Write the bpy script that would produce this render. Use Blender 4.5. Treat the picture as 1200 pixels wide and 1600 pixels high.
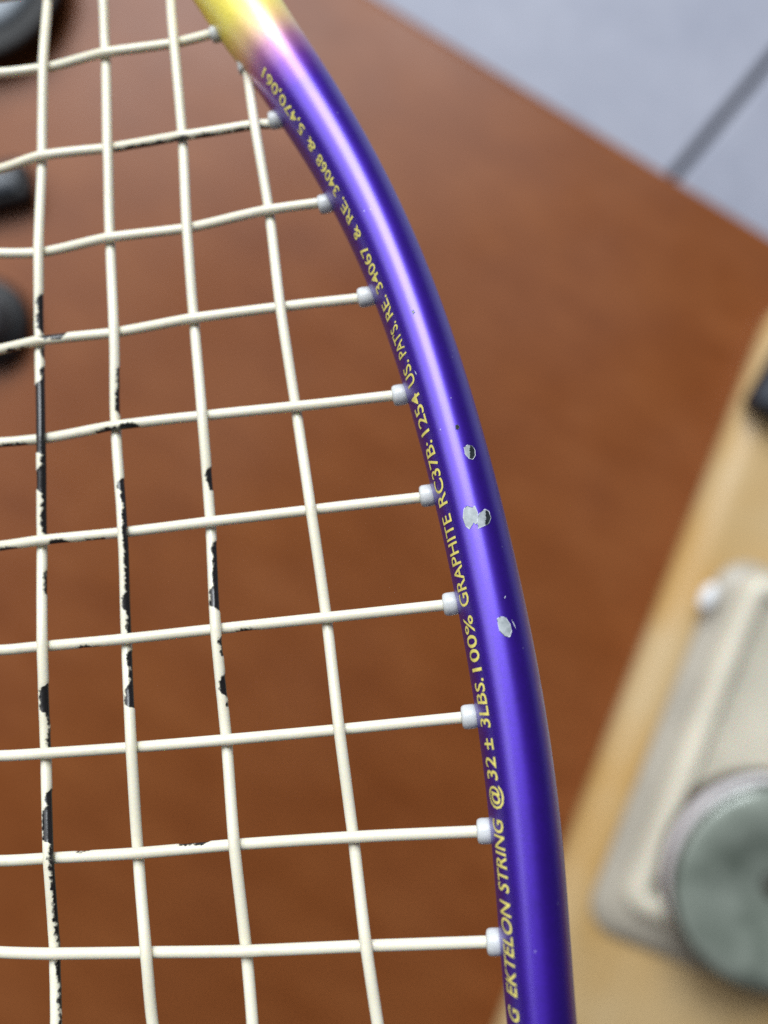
import bpy, bmesh, math, random
import numpy as np
from mathutils import Vector, Matrix, noise

for o in list(bpy.data.objects):
    bpy.data.objects.remove(o)
S = bpy.context.scene
COL = S.collection
random.seed(7)

# ------------------------------------------------------------------ camera
F = 1640.0                       # focal length in pixels of a 1200x1600 picture
CAMZ = 0.80                      # camera height above the floor
D0 = 0.123                       # camera to racket
cd = bpy.data.cameras.new('camera')
cam = bpy.data.objects.new('camera', cd); COL.objects.link(cam)
cam.location = (0, 0, CAMZ)
cd.sensor_fit = 'VERTICAL'; cd.sensor_height = 24.0; cd.sensor_width = 18.0
cd.lens = 24.0 * F / 1600.0
cd.clip_start = 0.005; cd.clip_end = 60
cd.dof.use_dof = True
cd.dof.focus_distance = 0.1178
cd.dof.aperture_fstop = cd.lens / 3.1
S.camera = cam

# ------------------------------------------------------------------ world, lamps, exposure
w = bpy.data.worlds.new('World'); S.world = w; w.use_nodes = True
w.node_tree.nodes['Background'].inputs[0].default_value = (0.80, 0.86, 1.0, 1)
w.node_tree.nodes['Background'].inputs[1].default_value = 0.06


def area(name, loc, target, sx, sy, watts, col):
    l = bpy.data.lights.new(name, 'AREA'); l.shape = 'RECTANGLE'
    l.size = sx; l.size_y = sy; l.energy = watts; l.color = col
    o = bpy.data.objects.new(name, l); COL.objects.link(o)
    o.location = loc
    o.rotation_euler = (Vector(target) - Vector(loc)).to_track_quat('-Z', 'Y').to_euler()
    return o


area('window_light', (-0.32, 2.20, 2.68), (-0.05, 0.2, 0.5), 1.6, 1.9, 114, (0.89, 0.95, 1.0))
area('side_window_light', (-1.45, 0.95, 2.25), (0, 0.1, 0.6), 1.7, 1.8, 22, (0.96, 0.97, 1.0))

S.view_settings.view_transform = 'Standard'
S.view_settings.look = 'None'
S.view_settings.exposure = 0.26
S.view_settings.gamma = 1.0
S.render.engine = 'CYCLES'
S.cycles.use_denoising = False
S.cycles.max_bounces = 8

# ------------------------------------------------------------------ helpers


def P(px, py, depth):
    """point seen at a picture position at a given distance below the camera"""
    return Vector(((px - 600) / F * depth, -(py - 800) / F * depth, CAMZ - depth))


def lin(r, g, b):
    def f(c):
        c /= 255.0
        return c / 12.92 if c <= 0.04045 else ((c + 0.055) / 1.055) ** 2.4
    return (f(r), f(g), f(b), 1)


def mesh_obj(name, verts, faces, mats, parent=None, smooth=True, midx=None, attrs=None):
    me = bpy.data.meshes.new(name)
    me.from_pydata([tuple(v) for v in verts], [], faces)
    for m in (mats if isinstance(mats, (list, tuple)) else [mats]):
        me.materials.append(m)
    if midx is not None:
        me.polygons.foreach_set('material_index', midx)
    me.polygons.foreach_set('use_smooth', [smooth] * len(me.polygons))
    for k, vals in (attrs or {}).items():
        a = me.attributes.new(k, 'FLOAT', 'POINT')
        a.data.foreach_set('value', vals)
    me.update()
    o = bpy.data.objects.new(name, me); COL.objects.link(o)
    if parent is not None:
        o.parent = parent
    return o


def bm_obj(name, bm, mats, parent=None, smooth=True):
    bmesh.ops.recalc_face_normals(bm, faces=bm.faces)
    me = bpy.data.meshes.new(name); bm.to_mesh(me); bm.free()
    for m in (mats if isinstance(mats, (list, tuple)) else [mats]):
        me.materials.append(m)
    me.polygons.foreach_set('use_smooth', [smooth] * len(me.polygons))
    o = bpy.data.objects.new(name, me); COL.objects.link(o)
    if parent is not None:
        o.parent = parent
    return o


def empty(name, loc, label, cat, group=None, rot=None):
    o = bpy.data.objects.new(name, None); COL.objects.link(o)
    o.empty_display_size = 0.02
    if rot is not None:
        m = rot.to_4x4(); m.translation = loc; o.matrix_world = m
    else:
        o.location = loc
    o['label'] = label; o['category'] = cat
    if group: o['group'] = group
    return o


def lathe(name, prof, mat, parent, n=64, axis=None, origin=(0, 0, 0), close=True, seg_mats=None):
    """prof = [(radius, height)], spun about the axis through origin"""
    origin = Vector(origin)
    ax = Vector(axis or (0, 0, 1)).normalized()
    e1 = ax.orthogonal().normalized(); e2 = ax.cross(e1)
    V, Fc, mi = [], [], []
    for r, h in prof:
        for k in range(n):
            t = 2 * math.pi * k / n
            V.append(origin + ax * h + (e1 * math.cos(t) + e2 * math.sin(t)) * r)
    for i in range(len(prof) - 1):
        for k in range(n):
            a = i * n + k; b = i * n + (k + 1) % n
            Fc.append((a, b, b + n, a + n))
            mi.append(seg_mats[i] if seg_mats else 0)
    if close:
        Fc.append(tuple(reversed(range(n)))); mi.append(0)
        Fc.append(tuple(range((len(prof) - 1) * n, len(prof) * n))); mi.append(seg_mats[-1] if seg_mats else 0)
    return mesh_obj(name, V, Fc, mat, parent, True, mi)


def rrect(w_, h_, r, n=10):
    """rounded rectangle outline about the origin"""
    pts = []
    for cx, cy, a0 in ((w_ / 2 - r, h_ / 2 - r, 0), (-w_ / 2 + r, h_ / 2 - r, 90), (-w_ / 2 + r, -h_ / 2 + r, 180), (w_ / 2 - r, -h_ / 2 + r, 270)):
        for k in range(n + 1):
            a = math.radians(a0 + 90 * k / n)
            pts.append((cx + r * math.cos(a), cy + r * math.sin(a)))
    return pts


def loft_rrect(name, w_, h_, r, levels, mat, parent, n=10):
    """levels = [(inset, z)]: rounded rectangles stacked into one skin, capped both ends"""
    V, Fc = [], []
    N = 4 * (n + 1)
    for ins, z in levels:
        for x, y in rrect(w_ - 2 * ins, h_ - 2 * ins, max(r - ins, r * 0.25), n):
            V.append((x, y, z))
    for i in range(len(levels) - 1):
        for k in range(N):
            a = i * N + k; b = i * N + (k + 1) % N
            Fc.append((a, b, b + N, a + N))
    Fc.append(tuple(reversed(range(N))))
    Fc.append(tuple(range((len(levels) - 1) * N, len(levels) * N)))
    return mesh_obj(name, V, Fc, mat, parent, True)


# ------------------------------------------------------------------ materials


class NT:
    def __init__(s, name):
        s.m = bpy.data.materials.new(name); s.m.use_nodes = True
        s.t = s.m.node_tree; s.b = s.t.nodes['Principled BSDF']

    def n(s, typ, **kw):
        nd = s.t.nodes.new(typ)
        for k, v in kw.items():
            setattr(nd, k, v)
        return nd

    def l(s, a, b):
        s.t.links.new(a, b)

    def setp(s, **kw):
        for k, v in kw.items():
            s.b.inputs[k.replace('_', ' ')].default_value = v
        return s

    def coord(s, scale=(1, 1, 1), rot=(0, 0, 0)):
        tc = s.n('ShaderNodeTexCoord'); mp = s.n('ShaderNodeMapping')
        mp.inputs['Scale'].default_value = scale; mp.inputs['Rotation'].default_value = rot
        s.l(tc.outputs['Object'], mp.inputs['Vector'])
        return mp.outputs['Vector']

    def noise(s, vec, scale, detail=3, rough=0.5):
        nd = s.n('ShaderNodeTexNoise')
        nd.inputs['Scale'].default_value = scale; nd.inputs['Detail'].default_value = detail
        nd.inputs['Roughness'].default_value = rough
        s.l(vec, nd.inputs['Vector'])
        return nd.outputs['Fac']

    def ramp(s, fac, stops, interp='LINEAR'):
        r = s.n('ShaderNodeValToRGB'); r.color_ramp.interpolation = interp
        el = r.color_ramp.elements
        while len(el) > 1: el.remove(el[-1])
        el[0].position = stops[0][0]; el[0].color = (*stops[0][1][:3], 1)
        for p, c in stops[1:]:
            el.new(p).color = (*c[:3], 1)
        s.l(fac, r.inputs['Fac'])
        return r.outputs['Color']

    def mix(s, fac, a, b, blend='MIX'):
        m = s.n('ShaderNodeMix', data_type='RGBA', blend_type=blend)
        for sock, v in ((m.inputs[0], fac), (m.inputs[6], a), (m.inputs[7], b)):
            if isinstance(v, (int, float)): sock.default_value = v
            elif isinstance(v, tuple): sock.default_value = v
            else: s.l(v, sock)
        return m.outputs[2]

    def math(s, op, a, b=0.0, clamp=False):
        m = s.n('ShaderNodeMath', operation=op, use_clamp=clamp)
        for sock, v in ((m.inputs[0], a), (m.inputs[1], b)):
            if isinstance(v, (int, float)): sock.default_value = v
            else: s.l(v, sock)
        return m.outputs[0]

    def attr(s, name):
        a = s.n('ShaderNodeAttribute'); a.attribute_name = name
        return a.outputs['Fac']

    def bump(s, h, strength, dist):
        b = s.n('ShaderNodeBump'); b.inputs['Strength'].default_value = strength; b.inputs['Distance'].default_value = dist
        s.l(h, b.inputs['Height']); s.l(b.outputs['Normal'], s.b.inputs['Normal'])


def plain(name, col, rough=0.5, metal=0.0, var=0.06, scale=200.0, **kw):
    t = NT(name)
    v = t.coord()
    f = t.noise(v, scale, 4)
    lo = tuple(max(0, c * (1 - var * 2)) for c in col[:3]) + (1,)
    hi = tuple(c * (1 + var * 2) for c in col[:3]) + (1,)
    t.l(t.ramp(f, [(0.3, lo), (0.7, hi)]), t.b.inputs['Base Color'])
    t.setp(Roughness=rough, Metallic=metal, **kw)
    return t.m


# racket paint: violet with fine flake, fading to yellow towards the throat
t = NT('violet_fade_paint')
al = t.attr('along')
fade = t.ramp(al, [(0.0, (0.85, 0.68, 0.03)), (0.60, (0.94, 0.80, 0.13)), (0.665, (0.82, 0.54, 0.24)), (0.725, (0.44, 0.17, 0.33)), (0.785, (0.17, 0.03, 0.38)), (0.85, (0.060, 0.002, 0.42)), (1.0, (0.048, 0.001, 0.40))])
vor = t.n('ShaderNodeTexVoronoi'); vor.inputs['Scale'].default_value = 9000
t.l(t.coord(), vor.inputs['Vector'])
flk = t.ramp(vor.outputs['Color'], [(0.0, (0.82, 0.82, 0.82)), (1.0, (1.22, 1.22, 1.22))])
colr = t.mix(1.0, fade, flk, 'MULTIPLY')
# handling specks: sparse tiny pale nicks
v2 = t.n('ShaderNodeTexVoronoi'); v2.inputs['Scale'].default_value = 2600
t.l(t.coord((1, 0.7, 1)), v2.inputs['Vector'])
dot = t.math('LESS_THAN', v2.outputs['Distance'], 0.20)
sep = t.n('ShaderNodeSeparateColor'); t.l(v2.outputs['Color'], sep.inputs[0])
rare = t.math('GREATER_THAN', sep.outputs[0], 0.965)
patch = t.math('GREATER_THAN', t.noise(t.coord(), 130, 2), 0.54)
nick = t.math('MULTIPLY', t.math('MULTIPLY', dot, rare), patch)
colr = t.mix(t.math('MULTIPLY', nick, 0.55), colr, (0.55, 0.50, 0.75, 1))
t.l(colr, t.b.inputs['Base Color'])
t.setp(Coat_Weight=0.6, Coat_Roughness=0.33, Coat_IOR=2.0, Specular_IOR_Level=0.25)
t.l(t.ramp(al, [(0.58, (0.0,) * 3), (0.82, (0.78,) * 3)]), t.b.inputs['Metallic'])
t.l(t.ramp(t.noise(t.coord(), 260, 4, 0.6), [(0.3, (0.40,) * 3), (0.7, (0.50,) * 3)]), t.b.inputs['Roughness'])
sc1 = t.noise(t.coord((260, 4200, 600), (0, 0, math.radians(-24))), 1.0, 3, 0.7)
sc2 = t.noise(t.coord((3800, 500, 900), (0, 0, math.radians(31))), 1.0, 3, 0.7)
t.bump(t.math('ADD', t.math('ADD', sc1, sc2), t.noise(t.coord(), 700, 3)), 0.10, 0.00005)
M_paint = t.m

M_letter = plain('pale_yellow_print', (0.80, 0.70, 0.17), 0.5, 0, 0.07, 900)
M_chip = None
t = NT('bare_silver_undercoat')
vv = t.coord()
t.l(t.ramp(t.noise(vv, 1500, 4, 0.7), [(0.35, (0.27, 0.30, 0.31)), (0.65, (0.40, 0.43, 0.44))]), t.b.inputs['Base Color'])
t.setp(Roughness=0.55, Metallic=0.1)
t.bump(t.noise(vv, 900, 3), 0.5, 0.0001)
M_chip = t.m
M_chipedge = plain('white_chip_edge', (0.78, 0.80, 0.84), 0.45, 0, 0.05, 2000)
M_chipdark = plain('dark_nick_reflection', (0.02, 0.025, 0.028), 0.25, 0, 0.2, 2000)  # dark of the nicks, and a reflection painted into two of the chips

# string: cream nylon with worn black coating
t = NT('worn_cream_string')
wr = t.attr('wear')
nz = t.noise(t.coord(), 2200, 2, 0.5)
val = t.math('ADD', wr, t.math('MULTIPLY', t.math('SUBTRACT', nz, 0.5), 0.85))
msk = t.ramp(val, [(0.47, (0, 0, 0)), (0.53, (0.30, 0.30, 0.30)), (0.60, (0.72, 0.72, 0.72)), (0.70, (1, 1, 1))])
cream = t.ramp(t.noise(t.coord(), 120, 3), [(0.3, (0.72, 0.675, 0.53)), (0.7, (0.785, 0.745, 0.61))])
smu = t.ramp(t.noise(t.coord(), 330, 4, 0.65), [(0.60, (0, 0, 0)), (0.80, (0.22, 0.22, 0.22))])
cream = t.mix(smu, cream, (0.25, 0.22, 0.17, 1))
t.l(t.mix(msk, cream, (0.012, 0.011, 0.011, 1)), t.b.inputs['Base Color'])
t.setp(Roughness=0.27, Subsurface_Scale=0.0008, Subsurface_Radius=(1.0, 0.8, 0.45))
inv = t.math('SUBTRACT', 0.45, t.math('MULTIPLY', msk, 0.45))
t.l(inv, t.b.inputs['Subsurface Weight'])
t.bump(t.math('ADD', t.noise(t.coord(), 3000, 2), t.noise(t.coord(), 900, 3)), 0.22, 0.00007)
M_string = t.m

t = NT('milky_grommet_plastic')
t.l(t.ramp(t.noise(t.coord(), 500, 2), [(0.3, (0.68, 0.70, 0.68)), (0.7, (0.80, 0.81, 0.79))]), t.b.inputs['Base Color'])
t.setp(Roughness=0.30, Subsurface_Weight=0.3, Subsurface_Scale=0.0009, Subsurface_Radius=(1, 1, 1), Transmission_Weight=0.25, IOR=1.45)
M_grom = t.m
M_grip = plain('black_rubber_grip', (0.02, 0.02, 0.022), 0.7, 0, 0.2, 300)

# cherry coloured table wood
t = NT('cherry_wood')
gr = t.coord((1.0, 6.0, 1.0), (0, 0, math.radians(4)))
g1 = t.noise(gr, 9, 5, 0.6)
g2 = t.noise(t.coord((2.2, 40, 1), (0, 0, math.radians(4))), 12, 3, 0.6)
big = t.noise(t.coord(), 5, 2)
base = t.ramp(g1, [(0.28, (0.180, 0.053, 0.012)), (0.52, (0.215, 0.066, 0.017)), (0.75, (0.252, 0.083, 0.024))])
base = t.mix(0.35, base, t.ramp(g2, [(0.35, (0.175, 0.045, 0.010)), (0.65, (0.245, 0.072, 0.019))]))
base = t.mix(0.30, base, t.ramp(big, [(0.3, (0.165, 0.037, 0.007)), (0.7, (0.245, 0.077, 0.020))]))
mot = t.noise(t.coord((1, 1.6, 1)), 26, 5, 0.62)
base = t.mix(0.28, base, t.ramp(mot, [(0.32, (0.135, 0.034, 0.006)), (0.5, (0.215, 0.066, 0.017)), (0.72, (0.315, 0.112, 0.034))]))
t.l(base, t.b.inputs['Base Color'])
t.l(t.ramp(t.noise(t.coord(), 14, 4), [(0.35, (0.30,) * 3), (0.7, (0.42,) * 3)]), t.b.inputs['Roughness'])
t.setp(Specular_IOR_Level=0.32)
M_cherry = t.m

# pale blond wood
t = NT('blond_wood')
g1 = t.noise(t.coord((14, 1.4, 1)), 8, 4, 0.55)
base = t.ramp(g1, [(0.25, (0.52, 0.33, 0.145)), (0.55, (0.59, 0.39, 0.19)), (0.8, (0.63, 0.43, 0.22))])
big = t.noise(t.coord(), 16, 2)
base = t.mix(0.55, base, t.ramp(big, [(0.40, (0.55, 0.41, 0.21)), (0.68, (0.50, 0.28, 0.06))]))
t.l(base, t.b.inputs['Base Color'])
t.setp(Roughness=0.38)
M_blond = t.m

# pale grey floor tile
t = NT('pale_grey_tile')
vv = t.coord()
c1 = t.ramp(t.noise(vv, 10, 5, 0.62), [(0.3, (0.275, 0.29, 0.355)), (0.7, (0.375, 0.385, 0.445))])
c2 = t.ramp(t.noise(vv, 60, 4, 0.6), [(0.3, (0.33, 0.345, 0.43)), (0.7, (0.42, 0.435, 0.53))])
t.l(t.mix(0.4, c1, c2), t.b.inputs['Base Color'])
t.setp(Roughness=0.6)
M_tile = t.m
M_joint = plain('dark_tile_joint', (0.03, 0.03, 0.034), 0.9, 0, 0.2, 80)

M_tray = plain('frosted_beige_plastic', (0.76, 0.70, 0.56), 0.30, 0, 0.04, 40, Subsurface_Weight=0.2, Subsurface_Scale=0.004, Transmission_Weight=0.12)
M_flange = plain('darker_frosted_plastic', (0.42, 0.375, 0.30), 0.4, 0, 0.05, 40)  # flange toned darker than the basin
M_dark = plain('black_plastic', (0.009, 0.010, 0.012), 0.5, 0, 0.2, 120)
M_char = plain('charcoal_plastic', (0.014, 0.014, 0.014), 0.55, 0, 0.2, 120)
M_greydish = plain('satin_grey_metal', (0.26, 0.29, 0.32), 0.45, 0.2, 0.05, 60)
M_chrome = plain('dull_chrome', (0.07, 0.07, 0.075), 0.42, 0.5, 0.05, 60)
t = NT('grey_green_lid')
vv = t.coord()
t.l(t.ramp(t.noise(vv, 45, 4, 0.6), [(0.3, (0.125, 0.148, 0.118)), (0.72, (0.33, 0.365, 0.31))]), t.b.inputs['Base Color'])
t.setp(Roughness=0.35, Metallic=0.1, Coat_Weight=0.6, Coat_Roughness=0.15)
M_lid = t.m
M_rim = plain('dark_olive_rim', (0.045, 0.042, 0.030), 0.5, 0.0, 0.15, 90)
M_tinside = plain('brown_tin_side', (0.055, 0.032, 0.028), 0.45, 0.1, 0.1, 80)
M_tinband = plain('pale_tin_band', (0.82, 0.80, 0.82), 0.35, 0.1, 0.04, 80)
M_white = plain('plain_white', (0.86, 0.87, 0.88), 0.3, 0, 0.02, 80)

# ------------------------------------------------------------------ setting: floor of large tiles
TABLE_Z = 0.30
ZD = CAMZ - TABLE_Z               # camera to table top
FD = CAMZ                         # camera to floor
a_ = P(1055, 275, FD); b_ = P(1200, 100, FD)
gd = (b_ - a_).normalized(); gn = Vector((gd.y, -gd.x, 0))      # along the joint, and to its right
floor = mesh_obj('floor', [(-4, -4, -0.012), (4, -4, -0.012), (4, 4, -0.012), (-4, 4, -0.012)], [(0, 1, 2, 3)], M_joint, None, False)
floor['kind'] = 'structure'
TS, GAP = 0.60, 0.0072
rotz = math.atan2(gn.y, gn.x)
tile_me = None
org = a_ + gn * (TS / 2) + gd * 0.12
for i in range(-3, 3):
    for j in range(-3, 3):
        c = org + gn * (TS * i) + gd * (TS * j)
        if tile_me is None:
            s2 = (TS - GAP) / 2
            bm = bmesh.new()
            bmesh.ops.create_cube(bm, size=1, matrix=Matrix.Diagonal((2 * s2, 2 * s2, 0.012, 1)))
            bmesh.ops.bevel(bm, geom=[e for e in bm.edges if all(v.co.z > 0 for v in e.verts)], offset=0.003, segments=3, affect='EDGES', profile=0.5)
            o = bm_obj('floor_tile', bm, M_tile, floor, False); tile_me = o.data
        else:
            o = bpy.data.objects.new('floor_tile', tile_me); COL.objects.link(o); o.parent = floor
        o.location = (c.x, c.y, -0.006); o.rotation_euler = (0, 0, rotz)

# ------------------------------------------------------------------ low table
e0 = P(600, 0, ZD); e1 = P(1200, 365, ZD)
ed = (e1 - e0).normalized(); en = Vector((ed.y, -ed.x, 0))       # along the edge; into the table
TL, TW, TT = 1.90, 0.80, 0.026
mid = e0 + ed * (-0.50 + TL / 2) + en * (TW / 2)
table = empty('low_table', (mid.x, mid.y, 0), 'low cherry brown wooden table under the racket, with a smooth bare top', 'table',
              rot=Matrix.Rotation(math.atan2(ed.y, ed.x), 3, 'Z'))
bm = bmesh.new()
bmesh.ops.create_cube(bm, size=1, matrix=Matrix.Translation((0, 0, TABLE_Z - TT / 2)) @ Matrix.Diagonal((TL, TW, TT, 1)))
bmesh.ops.bevel(bm, geom=list(bm.edges), offset=0.004, segments=3, affect='EDGES', profile=0.5)
bm_obj('tabletop', bm, M_cherry, table, False)
leg_me = None
for sx in (-1, 1):
    for sy in (-1, 1):
        if leg_me is None:
            bm = bmesh.new()
            bmesh.ops.create_cone(bm, cap_ends=True, segments=4, radius1=0.024, radius2=0.036, depth=TABLE_Z - TT,
                                  matrix=Matrix.Translation((0, 0, (TABLE_Z - TT) / 2)) @ Matrix.Rotation(math.pi / 4, 4, 'Z'))
            bmesh.ops.bevel(bm, geom=list(bm.edges), offset=0.004, segments=2, affect='EDGES')
            o = bm_obj('leg', bm, M_cherry, table, False); leg_me = o.data
        else:
            o = bpy.data.objects.new('leg', leg_me); COL.objects.link(o); o.parent = table
        o.location = (sx * (TL / 2 - 0.06), sy * (TW / 2 - 0.06), 0)

# ------------------------------------------------------------------ blond board on the table
BT = 0.022
BD = ZD - BT                     # camera to the board's top
b0 = P(1200, 500, BD + 0.008); b1 = P(780, 1600, BD + 0.008)
bd = (b0 - b1); bd.z = 0; bd.normalize(); bn = Vector((bd.y, -bd.x, 0))     # up along the edge; to the right
BW, BL = 0.33, 0.52
top_end = b0 + bd * 0.025
bc = top_end - bd * (BL / 2) + bn * (BW / 2)
brot = math.atan2(bn.y, bn.x)
board = empty('wooden_board', (bc.x, bc.y, TABLE_Z), 'pale blond wooden board with a rounded edge lying on the brown table', 'board',
              rot=Matrix.Rotation(brot, 3, 'Z'))
R_ = 0.011
lv = [(0.0015, 0.0)]
for k in range(0, 13):
    a = math.radians(-60 + 150 * k / 12)
    lv.append((0.016 * (1 - math.cos(a)) if a > 0 else 0.004 * (1 - math.cos(a)), 0.010 + 0.012 * math.sin(a) if a > 0 else 0.010 + 0.0105 * math.sin(a)))
lv = [(0.0030, 0.0002)] + lv[2:]
loft_rrect('plank', BW, BL, 0.03, lv, M_blond, board)
BZ = TABLE_Z + BT

# frosted plastic tray on the board
TRL, TRW = 0.182, 0.150
tc0 = P(913, 1416, BD)           # its lower left corner
trot = Matrix.Rotation(math.radians(-0.4), 3, 'Z')
trc = tc0 + trot @ (bd * (TRL / 2 - 0.008) + bn * (TRW / 2 + 0.001))
tray = empty('plastic_tray', (trc.x, trc.y, BZ), 'shallow frosted beige plastic tray with a raised rim on the blond board', 'tray',
             rot=Matrix.Rotation(brot - math.radians(0.4), 3, 'Z'))
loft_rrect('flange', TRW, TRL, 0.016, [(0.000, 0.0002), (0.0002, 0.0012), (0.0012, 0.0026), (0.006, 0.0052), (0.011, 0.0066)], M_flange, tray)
basin = loft_rrect('basin', TRW - 0.012, TRL - 0.018, 0.011,
                   [(0.0, 0.0010), (0.0003, 0.0066), (0.0012, 0.0100), (0.0030, 0.0126), (0.0062, 0.0136), (0.0092, 0.0130), (0.0108, 0.0112), (0.0116, 0.0094), (0.0128, 0.0086), (0.03, 0.0083)], M_tray, tray)
basin.location = (0.004, 0.006, 0)

# round tin sitting on the tray
TIN_H, TIN_Z = 0.0250, BZ + 0.0085
tt = P(1213, 1388, CAMZ - TIN_Z - TIN_H)
r0 = 166 * (CAMZ - TIN_Z - TIN_H) / F
tin = empty('round_tin', (tt.x, tt.y, TIN_Z), 'round flat tin with a grey-green lid and dark rim sitting on the plastic tray', 'tin')
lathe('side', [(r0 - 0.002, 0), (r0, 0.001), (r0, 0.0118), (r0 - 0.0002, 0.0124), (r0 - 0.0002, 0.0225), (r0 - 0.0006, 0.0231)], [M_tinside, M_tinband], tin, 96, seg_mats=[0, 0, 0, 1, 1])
lathe('rim', [(r0 - 0.0085, 0.02250), (r0 + 0.0000, 0.02330), (r0 + 0.0002, 0.02430), (r0 - 0.001, TIN_H), (r0 - 0.0013, TIN_H), (r0 - 0.0020, 0.02430), (r0 - 0.0085, 0.02370)], M_rim, tin, 96, close=False)
lathe('lid', [(r0 - 0.0016, 0.02310), (r0 - 0.0022, 0.02425), (r0 - 0.0095, 0.02440), (0.024, 0.02490), (0.0235, 0.02460), (0.0075, 0.02480), (0.0060, 0.02410), (0.0058, 0.02320)], M_lid, tin, 96)
lathe('hub', [(0.0052, 0.02330), (0.0049, 0.02430), (0.002, 0.02460)], M_rim, tin, 32)

# white pill shaped blob on the tray edge
wb = P(1106, 932, BD - 0.009)
V, Fc = [], []
nu, nv = 20, 12
for i in range(nv + 1):
    ph = math.pi * i / nv
    for k in range(nu):
        th = 2 * math.pi * k / nu
        sx = math.copysign(abs(math.cos(ph)) ** 0.8, math.cos(ph))
        V.append((0.0036 * math.sin(ph) * math.cos(th), 0.0066 * sx, 0.0033 * math.sin(ph) * math.sin(th)))
for i in range(nv):
    for k in range(nu):
        Fc.append((i * nu + k, i * nu + (k + 1) % nu, (i + 1) * nu + (k + 1) % nu, (i + 1) * nu + k))
blob = mesh_obj('blob', V, Fc, M_white, None)
blob.location = (wb.x, wb.y, BZ + 0.0066 + 0.0034); blob.rotation_euler = (0, 0, brot - math.radians(8))
blob['label'] = 'small white oval blob resting on the left edge of the plastic tray'; blob['category'] = 'blob'

# black case at the right border, on the board
k0 = P(1166, 632, BD - 0.006)
cr = math.radians(-30)
cx, cy = 0.10, 0.075
case = empty('black_case', (0, 0, BZ), 'black plastic case on the upper end of the blond board', 'case',
             rot=Matrix.Rotation(cr, 3, 'Z'))
off = Matrix.Rotation(cr, 3, 'Z') @ Vector((cx / 2 - 0.001, cy / 2 - 0.001, 0))
case.location = (k0.x + off.x, k0.y + off.y, BZ)
loft_rrect('body', cx, cy, 0.004, [(0.001, 0), (0, 0.001), (0.0, 0.010), (0.0006, 0.0108)], M_dark, case, 6)
loft_rrect('case_lid', cx, cy, 0.004, [(0.0008, 0.0109), (0.0003, 0.0115), (0.003, 0.0152), (0.006, 0.0165)], plain('black_plastic_sheen', (0.024, 0.030, 0.042), 0.55, 0, 0.1, 90), case, 6)  # grey-blue of the top: window reflection painted into the lid colour

# dark round dish, upper left, on the table
dp = P(-48, -54, ZD - 0.012)
R1 = 152 * (ZD - 0.012) / F
dish = empty('round_dish', (dp.x, dp.y, TABLE_Z), 'dark round dish with a grey inside at the upper left of the table', 'dish')
lathe('bowl', [(R1 * 0.82, 0), (R1 * 0.93, 0.004), (R1, 0.012), (R1 * 0.99, 0.0155), (R1 * 0.95, 0.0170), (R1 * 0.80, 0.0150), (R1 * 0.70, 0.0120), (R1 * 0.66, 0.0095)], M_char, dish, 72)
lathe('inset', [(R1 * 0.69, 0.0096), (R1 * 0.69, 0.0128), (R1 * 0.60, 0.0140), (R1 * 0.3, 0.0128)], M_greydish, dish, 72)

# two small black gadgets at the left border
ga = P(-20, 293, ZD - 0.010)
gad = empty('black_clip', (ga.x, ga.y, TABLE_Z), 'small black plastic clip at the left of the table, nearer the dish', 'clip',
            rot=Matrix.Rotation(math.radians(14), 3, 'Z'))
loft_rrect('body', 0.040, 0.0205, 0.005, [(0.001, 0), (0, 0.0012), (0, 0.008), (0.0012, 0.0115), (0.004, 0.0128)], M_dark, gad, 6)
loft_rrect('clip_top', 0.030, 0.0095, 0.0035, [(0, 0.0129), (0.0004, 0.0142), (0.0016, 0.0148)], plain('blue_grey_clip_top', (0.05, 0.06, 0.075), 0.35, 0, 0.1, 120), gad, 6)  # top face in a lighter blue-grey than the body

gb = P(-32, 500, ZD - 0.012)
knob = empty('knob', (gb.x, gb.y, TABLE_Z), 'small black knob with a dull chrome cap at the left of the table', 'knob')
lathe('skirt', [(0.019, 0), (0.0215, 0.002), (0.0215, 0.007), (0.0195, 0.0105), (0.015, 0.0115)], M_dark, knob, 48)
lathe('cap', [(0.0150, 0.0116), (0.0142, 0.0165), (0.011, 0.0195), (0.006, 0.0208), (0.002, 0.0212)], M_chrome, knob, 48)

# ------------------------------------------------------------------ the racket
A_, B_ = -0.13, 0.24            # slope of the racket plane: further off to the left and to the top
ORG = P(600, 800, D0)
EN = Vector((A_, B_, 1)).normalized()
EX = Vector((1, 0, -A_)).normalized()
EY = EN.cross(EX).normalized()
RM = Matrix((EX, EY, EN)).transposed()
racket = empty('racket', ORG, 'violet and yellow racket with cream strings and worn paint, hanging just above the brown table', 'racket', rot=RM)


def UV(px, py, lift=0.0):
    """picture position to racket-plane coordinates, in metres"""
    xn, yn = (px - 600) / F, -(py - 800) / F
    d = (D0 - lift) / (1 - A_ * xn - B_ * yn)
    p = P(px, py, d) - ORG
    return np.array((p.dot(EX), p.dot(EY)))


def PX(u, v, w_=0.0):
    p = ORG + EX * float(u) + EY * float(v) + EN * float(w_)
    d = CAMZ - p.z
    return (600 + p.x / d * F, 800 - p.y / d * F)


left = [(295, 0), (325, 37), (352, 72), (375, 97), (402, 132), (435, 175), (455, 207), (480, 255), (500, 295), (525, 340), (550, 400), (575, 450), (595, 507), (614, 560), (639, 635), (657, 699), (678, 783), (699, 867), (714, 935), (729, 1029), (742, 1100), (750, 1154), (759, 1225), (767, 1298), (772, 1350), (778, 1429), (783, 1496), (788, 1598)]
right = [(432, 0), (472, 55), (501, 100), (530, 147), (554, 190), (577, 227), (600, 262), (624, 312), (657, 395), (675, 430), (701, 500), (730, 585), (751, 650), (768, 720), (782, 773), (801, 846), (818, 933), (829, 998), (847, 1090), (858, 1165), (872, 1256), (880, 1325), (888, 1423), (897, 1517), (903, 1598)]


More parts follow.
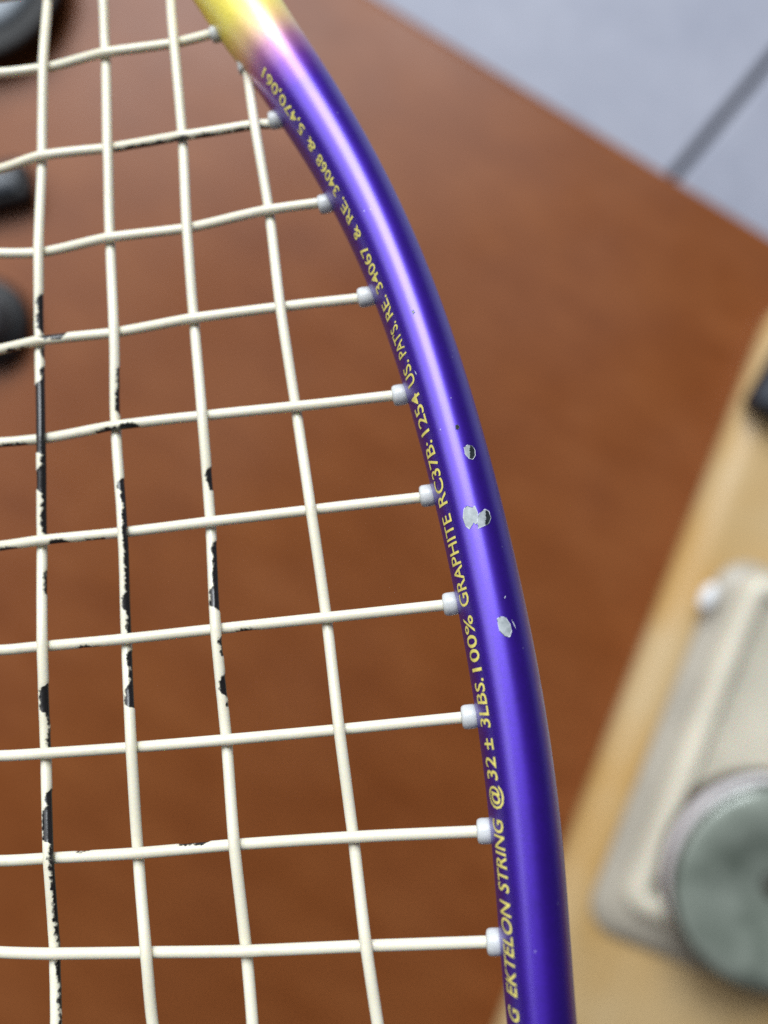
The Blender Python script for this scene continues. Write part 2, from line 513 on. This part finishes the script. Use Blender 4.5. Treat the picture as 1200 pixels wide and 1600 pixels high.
def fit(pts, deg=6):
    uv = np.array([UV(*p) for p in pts])
    return np.polynomial.Polynomial.fit(uv[:, 1], uv[:, 0], deg)


fl, fr = fit(left), fit(right)
vtop, vbot = UV(365, 0)[1], UV(845, 1600)[1]
cen, hw = [], []
for v in np.linspace(vtop + 0.001, vbot - 0.001, 90):
    u = fl(v); sl = fl.deriv()(v)
    nrm = np.array((1, -sl)) / math.hypot(1, sl)
    lo, hi = 0.002, 0.02                       # walk straight across to the other edge
    for _ in range(40):
        m_ = (lo + hi) / 2
        q = np.array((u, v)) + nrm * m_
        if fr(min(max(q[1], vbot - 0.002), vtop + 0.004)) > q[0]: lo = m_
        else: hi = m_
    cen.append(np.array((u, v)) + nrm * lo / 2); hw.append(lo / 2)
cen = np.array(cen); hw = np.array(hw)
pv = np.polynomial.Polynomial.fit(cen[:, 1], cen[:, 0], 6)
ph = np.polynomial.Polynomial.fit(cen[:, 1], hw, 3)
vs = np.linspace(cen[0, 1], cen[-1, 1], 150)
arm = np.stack([pv(vs), vs], 1)
armh = ph(vs)

UA = UV(-400, 800)[0]            # long axis of the racket


def bez(p0, p1, p2, p3, n):
    t_ = np.linspace(0, 1, n)[:, None]
    return (1 - t_) ** 3 * p0 + 3 * (1 - t_) ** 2 * t_ * p1 + 3 * (1 - t_) * t_ ** 2 * p2 + t_ ** 3 * p3


tb = (arm[-1] - arm[-3]); tb /= np.linalg.norm(tb)
tip = np.array((UA, arm[-1, 1] - 0.125))
low = bez(arm[-1], arm[-1] + tb * 0.075, tip + np.array((0.062, 0)), tip, 90)[1:]
ta = (arm[0] - arm[2]); ta /= np.linalg.norm(ta)
thr = np.array((UA + 0.0055, arm[0, 1] + 0.082))
up = bez(thr, thr + np.array((0.002, -0.030)), arm[0] + ta * 0.03, arm[0], 50)[:-1]
half = np.concatenate([up, arm, low])
halfh = np.concatenate([np.linspace(armh[0], armh[0], len(up)), armh, np.linspace(armh[-1], armh[-1], len(low))])
mir = half.copy(); mir[:, 0] = 2 * UA - mir[:, 0]
path = np.concatenate([half, mir[::-1][1:]])
pathh = np.concatenate([halfh, halfh[::-1][1:]])
NHALF = len(half)
s_half = np.concatenate([[0], np.cumsum(np.linalg.norm(np.diff(half, axis=0), axis=1))])
s_top = s_half[len(up)]          # where the frame enters the picture
along_half = (s_half - s_top) * 1000 / 30 * 0.5 + 0.40          # runs 0 to 1 over 60 mm
along = np.clip(np.concatenate([along_half, along_half[::-1][1:]]), 0, 1)
HH = 0.0062                      # half depth of the tube


def ring(theta, h):
    """superellipse section: x across (out positive), w towards the viewer"""
    c, s_ = math.cos(theta), math.sin(theta)
    e = 2 / 2.15
    return math.copysign(abs(c) ** e, c) * h, math.copysign(abs(s_) ** e, s_) * HH


def tangents(pth):
    d = np.gradient(pth, axis=0)
    return d / np.linalg.norm(d, axis=1)[:, None]


tan = tangents(path)
NS = 48
V, Fc, AT = [], [], []
for i in range(len(path)):
    tx, ty = tan[i]
    nx, ny = -ty, tx             # outward (to the right on the visible arm, travelling down)
    for k in range(NS):
        c, w_ = ring(2 * math.pi * k / NS, pathh[i])
        V.append((path[i, 0] + nx * c, path[i, 1] + ny * c, w_)); AT.append(float(along[i]))
for i in range(len(path) - 1):
    for k in range(NS):
        a = i * NS + k; b = i * NS + (k + 1) % NS
        Fc.append((a, b, b + NS, a + NS))
Fc.append(tuple(range(NS))); Fc.append(tuple(reversed(range((len(path) - 1) * NS, len(path) * NS))))
mesh_obj('frame', V, Fc, M_paint, racket, True, attrs={'along': AT})

# throat bridge and handle, above the picture
br0 = half[int(len(up) * 0.62)]; br1 = np.array((2 * UA - br0[0], br0[1]))
brp = bez(br0, br0 + np.array((-0.014, -0.010)), br1 + np.array((0.014, -0.010)), br1, 40)
bt = tangents(brp)
V, Fc = [], []
for i in range(len(brp)):
    nx, ny = -bt[i, 1], bt[i, 0]
    for k in range(24):
        c, w_ = ring(2 * math.pi * k / 24, 0.0034)
        V.append((brp[i, 0] + nx * c, brp[i, 1] + ny * c, w_ * 0.85))
for i in range(len(brp) - 1):
    for k in range(24):
        a = i * 24 + k; b = i * 24 + (k + 1) % 24
        Fc.append((a, b, b + 24, a + 24))
mesh_obj('throat_bridge', V, Fc, M_paint, racket, True, attrs={'along': [0.0] * len(V)})
hz = thr[1]
hd = lathe('handle', [(0.009, -0.012), (0.0118, 0.0), (0.0125, 0.03), (0.0125, 0.15), (0.0150, 0.163), (0.0150, 0.172), (0.012, 0.175)], M_grip, racket, 8, axis=(0, 1, 0), origin=(UA, hz, 0))

# -------- strings
SR = 0.00065
mains = {1: [(72, 0), (67, 108), (66, 244), (60, 395), (62, 533), (64, 687), (66, 846), (66, 1011), (72, 1177), (76, 1341), (86, 1490), (89, 1600)],
         2: [(163, 0), (165, 80), (168, 233), (172, 371), (178, 520), (181, 665), (192, 832), (198, 999), (205, 1168), (216, 1334), (228, 1488), (238, 1600)],
         3: [(266, 0), (272, 68), (285, 212), (292, 357), (303, 497), (316, 651), (329, 816), (337, 982), (354, 1157), (366, 1320), (385, 1486), (395, 1600)],
         4: [(388, 122), (398, 195), (420, 327), (438, 479), (462, 635), (486, 798), (510, 965), (530, 1140), (552, 1308), (572, 1478), (590, 1600)]}
rows = {1: [(0, 117), (67, 107), (165, 82), (271, 68), (328, 54)],
        2: [(0, 262), (66, 243), (168, 232), (285, 212), (397, 195), (420, 190)],
        3: [(0, 397), (60, 395), (172, 371), (291, 357), (420, 328), (498, 319)],
        4: [(0, 545), (62, 532), (178, 520), (303, 497), (438, 480), (562, 465)],
        5: [(0, 692), (64, 686), (181, 665), (316, 650), (463, 635), (614, 619)],
        6: [(0, 853), (66, 844), (192, 832), (330, 815), (486, 797), (657, 777)],
        7: [(0, 1016), (66, 1010), (198, 998), (338, 983), (510, 965), (692, 946)],
        8: [(0, 1181), (72, 1177), (205, 1168), (353, 1156), (530, 1140), (722, 1121)],
        9: [(0, 1345), (76, 1341), (216, 1333), (366, 1320), (552, 1308), (746, 1299)],
        10: [(0, 1488), (86, 1490), (228, 1488), (385, 1486), (572, 1478), (761, 1472)]}
loop = np.concatenate([half[int(len(up) * 0.62):], mir[::-1][1:len(mir) - int(len(up) * 0.62)], brp[::-1][1:-1]])


def inside(p):
    x, y = p; c = False
    a = loop; b = np.roll(loop, -1, 0)
    cond = (a[:, 1] > y) != (b[:, 1] > y)
    xs = (b[:, 0] - a[:, 0]) * (y - a[:, 1]) / (b[:, 1] - a[:, 1] + 1e-15) + a[:, 0]
    return int(np.sum(cond & (x < xs))) % 2 == 1


def reach(p, d):
    """go from p along d until the middle of the frame"""
    d = np.array(d) / np.linalg.norm(d)
    q = np.array(p, float)
    for _ in range(4000):
        if not inside(q): break
        q = q + d * 0.0003
    return q


def catmull(pts, step):
    pts = np.array(pts)
    ext = np.concatenate([[2 * pts[0] - pts[1]], pts, [2 * pts[-1] - pts[-2]]])
    out = []
    for i in range(1, len(ext) - 2):
        p0, p1, p2, p3 = ext[i - 1:i + 3]
        n = max(2, int(np.linalg.norm(p2 - p1) / step))
        d1 = np.linalg.norm(p2 - p1)
        m1 = (p2 - p0) / (np.linalg.norm(p2 - p1) + np.linalg.norm(p1 - p0)) * d1
        m2 = (p3 - p1) / (np.linalg.norm(p3 - p2) + np.linalg.norm(p2 - p1)) * d1
        for t_ in np.arange(n) / n:
            t2, t3 = t_ * t_, t_ ** 3
            out.append((2 * t3 - 3 * t2 + 1) * p1 + (t3 - 2 * t2 + t_) * m1 + (-2 * t3 + 3 * t2) * p2 + (t3 - t2) * m2)
    out.append(pts[-1])
    return np.array(out)


STEP = 0.00035
ML, RL = {}, {}                  # polylines: mains by index, crosses by index
ends = []                        # (point, direction into the frame, in picture?)
for i, pts in mains.items():
    q = []
    for k, p in enumerate(pts):
        j = k if i < 4 else k + 1
        lift = 0.0 if k == 0 or j > 10 else (1 if (i + j) % 2 == 0 else -1) * SR * 0.93
        q.append(UV(*p, lift))
    q = q + [reach(q[-1], q[-1] - q[-3])]
    if i < 4:
        q = [reach(q[0], q[0] - q[2])] + q
    else:
        q = [reach(q[0], q[0] - q[1])] + q
    ML[i] = catmull(q, STEP)
base1 = ML[1]
for k, fr_ in ((0, 0.765), (-1, 0.545), (-2, 0.327), (-3, 0.109)):
    off = base1.copy(); off[:, 0] = UA + (off[:, 0] - UA) * fr_
    m_ = off[len(off) // 2]
    a = reach(m_, off[len(off) // 4] - m_); b = reach(m_, off[-len(off) // 4] - m_)
    ML[k] = catmull([a, m_, b], 0.002)
for k in range(8):               # the left half mirrors the right one
    src = ML[4 - k] if False else ML[-3 + k]
    mm = src[::1].copy(); mm[:, 0] = 2 * UA - mm[:, 0]
    ML[-4 - k] = mm[::5] if len(mm) > 150 else mm
for j, pts in rows.items():
    q = [UV(*p, (0.0 if k == 0 or k > (3 if j == 1 else 4) else (-1 if (k + j) % 2 == 0 else 1) * SR * 0.93)) for k, p in enumerate(pts)]
    e = reach(q[-1], q[-1] - q[-2])
    s0 = (q[1] - q[0]); s0 /= abs(s0[0])
    mid_ = q[0] - s0 * (q[0][0] - UA) * 0.5; mid_[0] = UA
    full = [mid_] + q + [e]
    lm = [np.array((2 * UA - p[0], p[1])) for p in full[1:]][::-1]
    RL[j] = catmull(lm + full, STEP)
dv = UV(400, 1488)[1] - UV(400, 1322)[1]
for n_ in range(1, 8):
    v = RL[10][len(RL[10]) // 2][1] + dv * n_ * 0.98
    c = np.array((UA, v))
    if inside(c):
        RL[10 + n_] = catmull([reach(c, (-1, 0)), c, reach(c, (1, 0.01))], 0.002)
for n_ in (1, 2):
    v = RL[1][len(RL[1]) // 2][1] - dv * (n_ * 0.95 + 0.45)
    c = np.array((UA, v))
    if inside(c):
        RL[1 - n_] = catmull([reach(c, (-1, 0)), c, reach(c, (1, 0))], 0.002)


def cross_at(m_, r_):
    """index on main and cross where they meet"""
    su = np.argsort(r_[:, 0])
    vv_ = np.interp(m_[:, 0], r_[su, 0], r_[su, 1], left=np.nan, right=np.nan)
    d = m_[:, 1] - vv_
    if np.all(np.isnan(d)): return None
    i = int(np.nanargmin(np.abs(d)))
    if abs(d[i]) > 0.004: return None
    jx = int(np.argmin(np.linalg.norm(r_ - m_[i], axis=1)))
    return i, jx


kn_m = {i: [] for i in ML}; kn_r = {j: [] for j in RL}
for i in ML:
    for j in RL:
        h = cross_at(ML[i], RL[j])
        if h is None: continue
        sg = 1 if (i + j) % 2 == 0 else -1
        kn_m[i].append((h[0], sg)); kn_r[j].append((h[1], -sg))


def arc(pl):
    return np.concatenate([[0], np.cumsum(np.linalg.norm(np.diff(pl, axis=0), axis=1))])


def weave(pl, kn):
    s_ = arc(pl)
    ks = sorted([(s_[k], sg * SR * 0.93) for k, sg in kn])
    xs = [0.0] + [k for k, _ in ks] + [s_[-1]]
    ws = [0.0] + [x for _, x in ks] + [0.0]
    out = np.zeros(len(pl))
    for a in range(len(xs) - 1):
        m_ = (s_ >= xs[a]) & (s_ <= xs[a + 1])
        f = (s_[m_] - xs[a]) / max(xs[a + 1] - xs[a], 1e-9)
        f = f * 0.55 + (0.5 - 0.5 * np.cos(np.pi * f)) * 0.45
        out[m_] = ws[a] + (ws[a + 1] - ws[a]) * f
    return out


# worn stretches: string -> (from, to, strength, facing) along the picture's y for mains, x for crosses
RT, LF, UPW, DN = 0.0, math.pi, math.pi, 0.0
wear_m = {1: [(462, 520, .52, 0), (520, 560, .16, 0), (575, 598, .22, 0), (600, 712, 1.2, 0), (712, 728, .42, 0), (732, 770, 1.05, 0), (770, 784, .40, 0), (784, 835, .36, 0), (895, 932, .17, 0), (1072, 1112, .72, 0), (1112, 1178, .16, 0), (1238, 1262, .55, 0), (1262, 1318, .85, 0), (1320, 1345, .34, 0), (1348, 1442, .27, 0), (1440, 1610, .12, 0)],
          2: [(578, 606, .16, 0), (606, 645, .32, 0), (752, 770, .72, 0), (770, 962, .36, 0), (928, 956, .72, 0), (966, 1004, .20, 0), (1018, 1082, .28, 0), (1074, 1106, .80, 0)],
          3: [(734, 764, .52, 0), (848, 952, .40, 0), (918, 952, .92, 0), (1000, 1024, .2, 0), (1056, 1088, .45, 0), (1095, 1105, .2, 0)]}
wear_r = {2: [(180, 425, .09, 0)], 4: [(68, 104, .45, 2.6), (15, 45, .15, 0)], 5: [(155, 190, .22, 0), (188, 218, .42, 0), (0, 42, .2, 0)],
          6: [(83, 108, .34, 0), (0, 30, .2, 0), (135, 160, .1, 0)], 7: [(368, 402, .2, 0), (120, 160, .08, 0)], 9: [(282, 322, .22, 3.1), (120, 140, .1, 3.1)]}


def tube(name, pl, wv, r, sides, wearlist=None, axis_px=1):
    tg = tangents(pl)
    wt = np.gradient(wv) / np.maximum(np.linalg.norm(np.gradient(pl, axis=0), axis=1), 1e-9)
    V, Fc, WR = [], [], []
    s_ = arc(pl)
    for i in range(len(pl)):
        T = Vector((tg[i, 0], tg[i, 1], wt[i])).normalized()
        N = Vector((-tg[i, 1], tg[i, 0], 0)).normalized()        # to the right of a main run top to bottom; below a cross run... see face
        if axis_px == 1 and tg[i, 1] < 0: pass
        Bn = T.cross(N)
        if Bn.z < 0: Bn = -Bn
        amt, face = 0.0, 0.0
        if wearlist:
            q = PX(pl[i, 0], pl[i, 1])[axis_px]
            for a, b, st, fc in wearlist:
                e = min(q - a, b - q)
                if e > -4:
                    m_ = st * min(1.0, max(0.0, (e + 4) / 9.0))
                    if m_ > amt: amt, face = m_, fc
        for k in range(sides):
            th = 2 * math.pi * k / sides
            c, s2 = math.cos(th), math.sin(th)
            wv_ = 0.0
            rr = r
            if amt > 0:
                # the bare flank: right side of mains, lower side of crosses
                x_ = math.cos(th - face)
                p = Vector((pl[i, 0], pl[i, 1], 0)) * 1000
                nz_ = noise.noise(Vector((p.x * 0.7, p.y * 0.7, 3.1))) * 0.9 + noise.noise(Vector((p.x * 2.6 + c, p.y * 2.6, s2))) * 0.7
                wv_ = 0.56 + (x_ - (1 - 2 * amt)) * 0.62 + nz_ * 0.27
                rr = r * (1 + 0.02 * nz_ - 0.12 * min(1, max(0, (wv_ - 0.50) * 4)))
            V.append((pl[i, 0] + N.x * c * rr + Bn.x * s2 * rr, pl[i, 1] + N.y * c * rr + Bn.y * s2 * rr, wv[i] + N.z * c * rr + Bn.z * s2 * rr))
            WR.append(wv_)
    for i in range(len(pl) - 1):
        for k in range(sides):
            a = i * sides + k; b = i * sides + (k + 1) % sides
            Fc.append((a, b, b + sides, a + sides))
    return mesh_obj(name, V, Fc, M_string, racket, True, attrs={'wear': WR})


for i in sorted(ML):
    fine = i >= 1
    tube('string', ML[i], weave(ML[i], kn_m[i]), SR, 20 if fine else 8, wear_m.get(i), 1)
for j in sorted(RL):
    pl = RL[j]
    if 1 <= j <= 10:             # run right to left so that the first flank faces down the picture
        wv = weave(pl, kn_r[j])
        tube('string', pl[::-1], wv[::-1], SR, 16, wear_r.get(j), 0)
    else:
        tube('string', pl, weave(pl, kn_r[j]), SR, 8)

# -------- grommets: one at each end of a string, inside the frame
GP = [(0.00066, -0.00002), (0.00090, -0.00004), (0.00106, 0.0000), (0.00118, 0.00012), (0.00125, 0.00030), (0.00127, 0.0005), (0.00127, 0.0013), (0.00121, 0.00145), (0.00123, 0.0032), (0.00123, 0.0055)]


def grommet(p, d, n=28, k=1.0):
    lathe('grommet', [(r * k, h) for r, h in GP], M_grom, racket, n, axis=(d[0], d[1], 0), origin=(p[0], p[1], 0))


gp_px = {1: (330, 55), 2: (421, 189), 3: (498, 321), 4: (560, 466), 5: (614, 619), 6: (657, 776), 7: (693, 945), 8: (722, 1121), 9: (746, 1299), 10: (761, 1472)}
for j, g in gp_px.items():
    p = UV(*g)
    tg = RL[j][-1] - RL[j][-12]
    tg = tg / np.linalg.norm(tg)
    # lean a little towards straight out of the frame
    kk = int(np.argmin(np.linalg.norm(half - RL[j][-1], axis=1)))
    nrm = np.array((-tan[kk][1], tan[kk][0]))
    d = tg * 0.72 + nrm * 0.28; d /= np.linalg.norm(d)
    grommet(p, d, 28, 0.98 + 0.022 * (j - 4))
    m_ = np.array((2 * UA - p[0], p[1])); grommet(m_, (-d[0], d[1]), 12)
p = UV(386, 112); d = UV(380, 80) - p
grommet(p, d / np.linalg.norm(d), 28, 0.9)
for i in ML:
    pl = ML[i]
    for a, b in ((0, 1), (-1, -2)):
        if i == 4 and a == 0: continue
        d = pl[a] - pl[b * 3 if b < 0 else 3]; d = d / np.linalg.norm(d)
        grommet(pl[a] - d * 0.0052, d, 12)
for j in RL:
    if not 1 <= j <= 10:
        for a, b in ((0, 3), (-1, -4)):
            d = RL[j][a] - RL[j][b]; d = d / np.linalg.norm(d)
            grommet(RL[j][a] - d * 0.0052, d, 12)

# -------- things printed on or chipped out of the frame, mapped on its skin
sh = s_half


def skin(s_, theta, lift=0.00003):
    """point on the visible arm's skin at arc length s_ and section angle theta"""
    u = np.interp(s_, sh, half[:, 0]); v = np.interp(s_, sh, half[:, 1]); h = np.interp(s_, sh, halfh)
    tx = np.interp(s_, sh, tan[:NHALF, 0]); ty = np.interp(s_, sh, tan[:NHALF, 1])
    c, w_ = ring(theta, h)
    c2, w2 = ring(theta + 0.01, h)
    dx, dw = c2 - c, w2 - w_
    L = math.hypot(dx, dw); ox, ow = dw / L, -dx / L
    c += ox * lift; w_ += ow * lift
    return Vector((u - ty * c, v + tx * c, w_))


# table: for a section angle, arc length from the picture's y
S_VIS = np.linspace(s_top - 0.004, s_half[len(up) + len(arm) - 1] + 0.006, 260)


def s_of_y(y, theta):
    ys = [PX(*skin(s_, theta, 0))[1] for s_ in S_VIS]
    return float(np.interp(y, ys, S_VIS))


# profile arc length table: distance over the skin from theta
TH = np.linspace(math.radians(60), math.radians(185), 200)


def text_mesh(body):
    cu = bpy.data.curves.new('t', 'FONT'); cu.body = body; cu.size = 1.0
    cu.resolution_u = 3; cu.offset = 0.009; cu.fill_mode = 'FRONT'
    ob = bpy.data.objects.new('t', cu); COL.objects.link(ob)
    bpy.context.view_layer.update()
    me = bpy.data.meshes.new_from_object(ob.evaluated_get(bpy.context.evaluated_depsgraph_get()))
    bpy.data.objects.remove(ob); bpy.data.curves.remove(cu)
    return me


T_TOP, T_BASE = math.radians(149), math.radians(125)      # letter tops and baseline on the section
WORDS = [("G", 1569, 1599, .3), ("USIN", 1604, 1700, .3), ("EKTELON", 1403, 1560, .25), ("STRING", 1276, 1398, .22), ("@", 1225, 1267, .1), ("32", 1180, 1223, .15), ("\u00b1", 1151, 1175, .1),
         ("3LBS.", 1058, 1141, .15), ("100%", 960, 1053, .05), ("GRAPHITE", 802, 951, .05), ("RC37B:", 688, 794, .05), ("1254", 613, 682, 0), ("US.", 564, 606, 0),
         ("PAT'S.", 504, 561, 0), ("RE.", 463, 501, 0), ("34067", 383, 459, 0), ("&", 354, 377, 0), ("RE.", 311, 350, 0), ("34068", 243, 307, 0), ("&", 216, 240, 0), ("5,470,061", 110, 212, 0)]
CAPH = 0.70
LV, LF_ = [], []
tm = (T_TOP + T_BASE) / 2
for body, y0, y1, shear in WORDS:
    me = text_mesh(body)
    bm = bmesh.new(); bm.from_mesh(me); bpy.data.meshes.remove(me)
    for k in range(-1, 9):
        bmesh.ops.bisect_plane(bm, geom=list(bm.verts) + list(bm.edges) + list(bm.faces), plane_co=(0, k * 0.1 + 0.013, 0), plane_no=(0, 1, 0))
    bmesh.ops.triangulate(bm, faces=bm.faces)
    for v in bm.verts:
        v.co.x += v.co.y * shear
    xs = [v.co.x for v in bm.verts]; x0, x1 = min(xs), max(xs)
    sa, sb = s_of_y(y1, tm), s_of_y(y0, tm)               # reading runs up the picture
    if y1 - y0 < 30: k_ = 0.0001                           # single marks keep their size
    else: k_ = 0.00012
    slope = abs(np.interp((sa + sb) / 2, sh, tan[:NHALF, 0]))
    sa, sb = sa - (k_ + slope * 0.00052), sb + (k_ + slope * 0.00052)
    base_i = len(LV)
    kh = min(1.0, max(0.66, 0.66 + (y1 - 240) / 420 * 0.34))
    for v in bm.verts:
        f = (v.co.x - x0) / (x1 - x0)
        s_ = sa + (sb - sa) * f
        th = T_BASE + (T_TOP - T_BASE) * (v.co.y / CAPH) * kh + (1 - kh) * 0.13
        LV.append(skin(s_, th, 0.00004))
    bm.verts.index_update()
    for f in bm.faces:
        LF_.append(tuple(base_i + v.index for v in f.verts))
    bm.free()
o = mesh_obj('lettering', LV, LF_, M_letter, racket, False)
# make the print face outwards
bm = bmesh.new(); bm.from_mesh(o.data)
for f in bm.faces:
    if f.normal.z < 0: f.normal_flip()
bm.to_mesh(o.data); bm.free()


TH_GRID = np.linspace(math.radians(20), math.radians(165), 60)
S_GRID = S_VIS[::4]
PX_GRID = np.array([[PX(*skin(s_, th, 0)) for s_ in S_GRID] for th in TH_GRID])


def theta_of(px, py):
    """arc length and section angle of the skin point seen at a picture position"""
    ss = np.array([np.interp(py, PX_GRID[k, :, 1], S_GRID) for k in range(len(TH_GRID))])
    xx = np.array([np.interp(py, PX_GRID[k, :, 1], PX_GRID[k, :, 0]) for k in range(len(TH_GRID))])
    th = float(np.interp(-px, -xx[:], TH_GRID)) if xx[0] > xx[-1] else float(np.interp(px, xx, TH_GRID))
    return float(np.interp(th, TH_GRID, ss)), th


def chip(outline, dark=None, label=None):
    """paint chip: silver patch with a ragged pale edge, outline in picture pixels"""
    cx_ = sum(p[0] for p in outline) / len(outline); cy_ = sum(p[1] for p in outline) / len(outline)
    sc, tc_ = theta_of(cx_, cy_)
    # local scale: pixels to (s, theta)
    p0 = PX(*skin(sc, tc_)); p1 = PX(*skin(sc + 0.001, tc_)); p2 = PX(*skin(sc, tc_ + 0.1))
    J = np.array([[(p1[0] - p0[0]) / 0.001, (p2[0] - p0[0]) / 0.1], [(p1[1] - p0[1]) / 0.001, (p2[1] - p0[1]) / 0.1]])
    Ji = np.linalg.inv(J)
    pts = []
    n = len(outline)
    for i in range(n):
        a, b = outline[i], outline[(i + 1) % n]
        for q in range(4):
            f = q / 4
            jit = 0.35
            pts.append((a[0] + (b[0] - a[0]) * f + random.uniform(-jit, jit), a[1] + (b[1] - a[1]) * f + random.uniform(-jit, jit)))
    N = len(pts)
    V, Fc, mi = [], [], []
    ringsf = [(1.03, 0.00002), (0.99, 0.00006), (0.955, 0.000035), (0.6, 0.00003), (0.3, 0.00003)]
    pix = []
    for fsc, lift in ringsf:
        for p in pts:
            x, y = cx_ + (p[0] - cx_) * fsc, cy_ + (p[1] - cy_) * fsc
            st = Ji @ np.array((x - p0[0], y - p0[1]))
            V.append(skin(sc + st[0], tc_ + st[1], lift)); pix.append((x, y))
    V.append(skin(sc, tc_, 0.00003)); pix.append((cx_, cy_))
    for r_ in range(len(ringsf) - 1):
        for k in range(N):
            a = r_ * N + k; b = r_ * N + (k + 1) % N
            Fc.append((a, b, b + N, a + N))
    for k in range(N):
        a = (len(ringsf) - 1) * N + k; b = (len(ringsf) - 1) * N + (k + 1) % N
        Fc.append((a, b, len(V) - 1))
    for fi, f in enumerate(Fc):
        if fi < 2 * N:
            k = fi % N
            mi.append(1 if noise.noise(Vector((k * 0.33, cx_ * 0.1, cy_ * 0.1))) > -0.12 else (2 if fi < N else 0))
        else:
            x = sum(pix[v][0] for v in f) / len(f)
            mi.append(2 if dark and x > dark + random.uniform(-0.8, 0.8) and fi < (len(Fc) - N) + N else 0)  # right of dark: painted reflection on the chips, solid tone on the nicks
    o = mesh_obj('paint_chip', V, Fc, [M_chip, M_chipedge, M_chipdark], racket, False, mi)
    if label: o['label'] = label
    return o


chip([(725, 699), (731, 695), (738, 696), (743, 703), (743, 712), (739, 718), (732, 716), (727, 709)], 734, 'small oval paint chip with a dark reflection painted on its right half')
chip([(724, 796), (730, 790), (738, 793), (741, 790), (746, 800), (746, 815), (743, 820), (740, 817), (734, 827), (727, 822), (723, 810)], None, 'ragged silver paint chip, left of a touching pair')
chip([(748, 803), (758, 795), (765, 798), (768, 808), (764, 818), (756, 822), (748, 826), (746, 812)], 759, 'ragged silver paint chip, right of a touching pair')
chip([(777, 967), (782, 963), (791, 965), (798, 975), (800, 986), (797, 995), (789, 994), (781, 986)], None, 'plain pale oval paint chip, lowest on the frame')

# small dark nicks and hairline scratches
chip([(711, 665), (715, 663), (718, 667), (716, 671), (712, 671)], 700, 'tiny dark nick just above the small oval chip')
chip([(643, 486), (646, 484), (648, 488), (645, 491)], 630, 'tiny dark nick high on the pale sheen')


def scratch(pts, wpx=0.5):
    """hairline scratch along picture positions"""
    P3 = []
    for a, b in zip(pts[:-1], pts[1:]):
        for q in range(6):
            P3.append((a[0] + (b[0] - a[0]) * q / 6, a[1] + (b[1] - a[1]) * q / 6))
    P3.append(pts[-1])
    V, Fc = [], []
    for i, (x, y) in enumerate(P3):
        s_, th = theta_of(x, y)
        c = skin(s_, th, 0.00003)
        k = wpx * math.sin(math.pi * (i + 0.3) / (len(P3) - 0.4)) * 0.000075
        a = skin(s_, th + 0.05, 0.00003); d = (a - c).normalized()
        V += [c + d * k, c - d * k]
    for i in range(len(P3) - 1):
        Fc.append((2 * i, 2 * i + 1, 2 * i + 3, 2 * i + 2))
    return mesh_obj('scratch', V, Fc, M_chipedge, racket, False)


scratch([(799, 968), (803, 976), (806, 983)], 0.6)
scratch([(648, 579), (650, 583), (651, 586)], 0.6)
scratch([(790, 931), (788, 935)], 0.6)
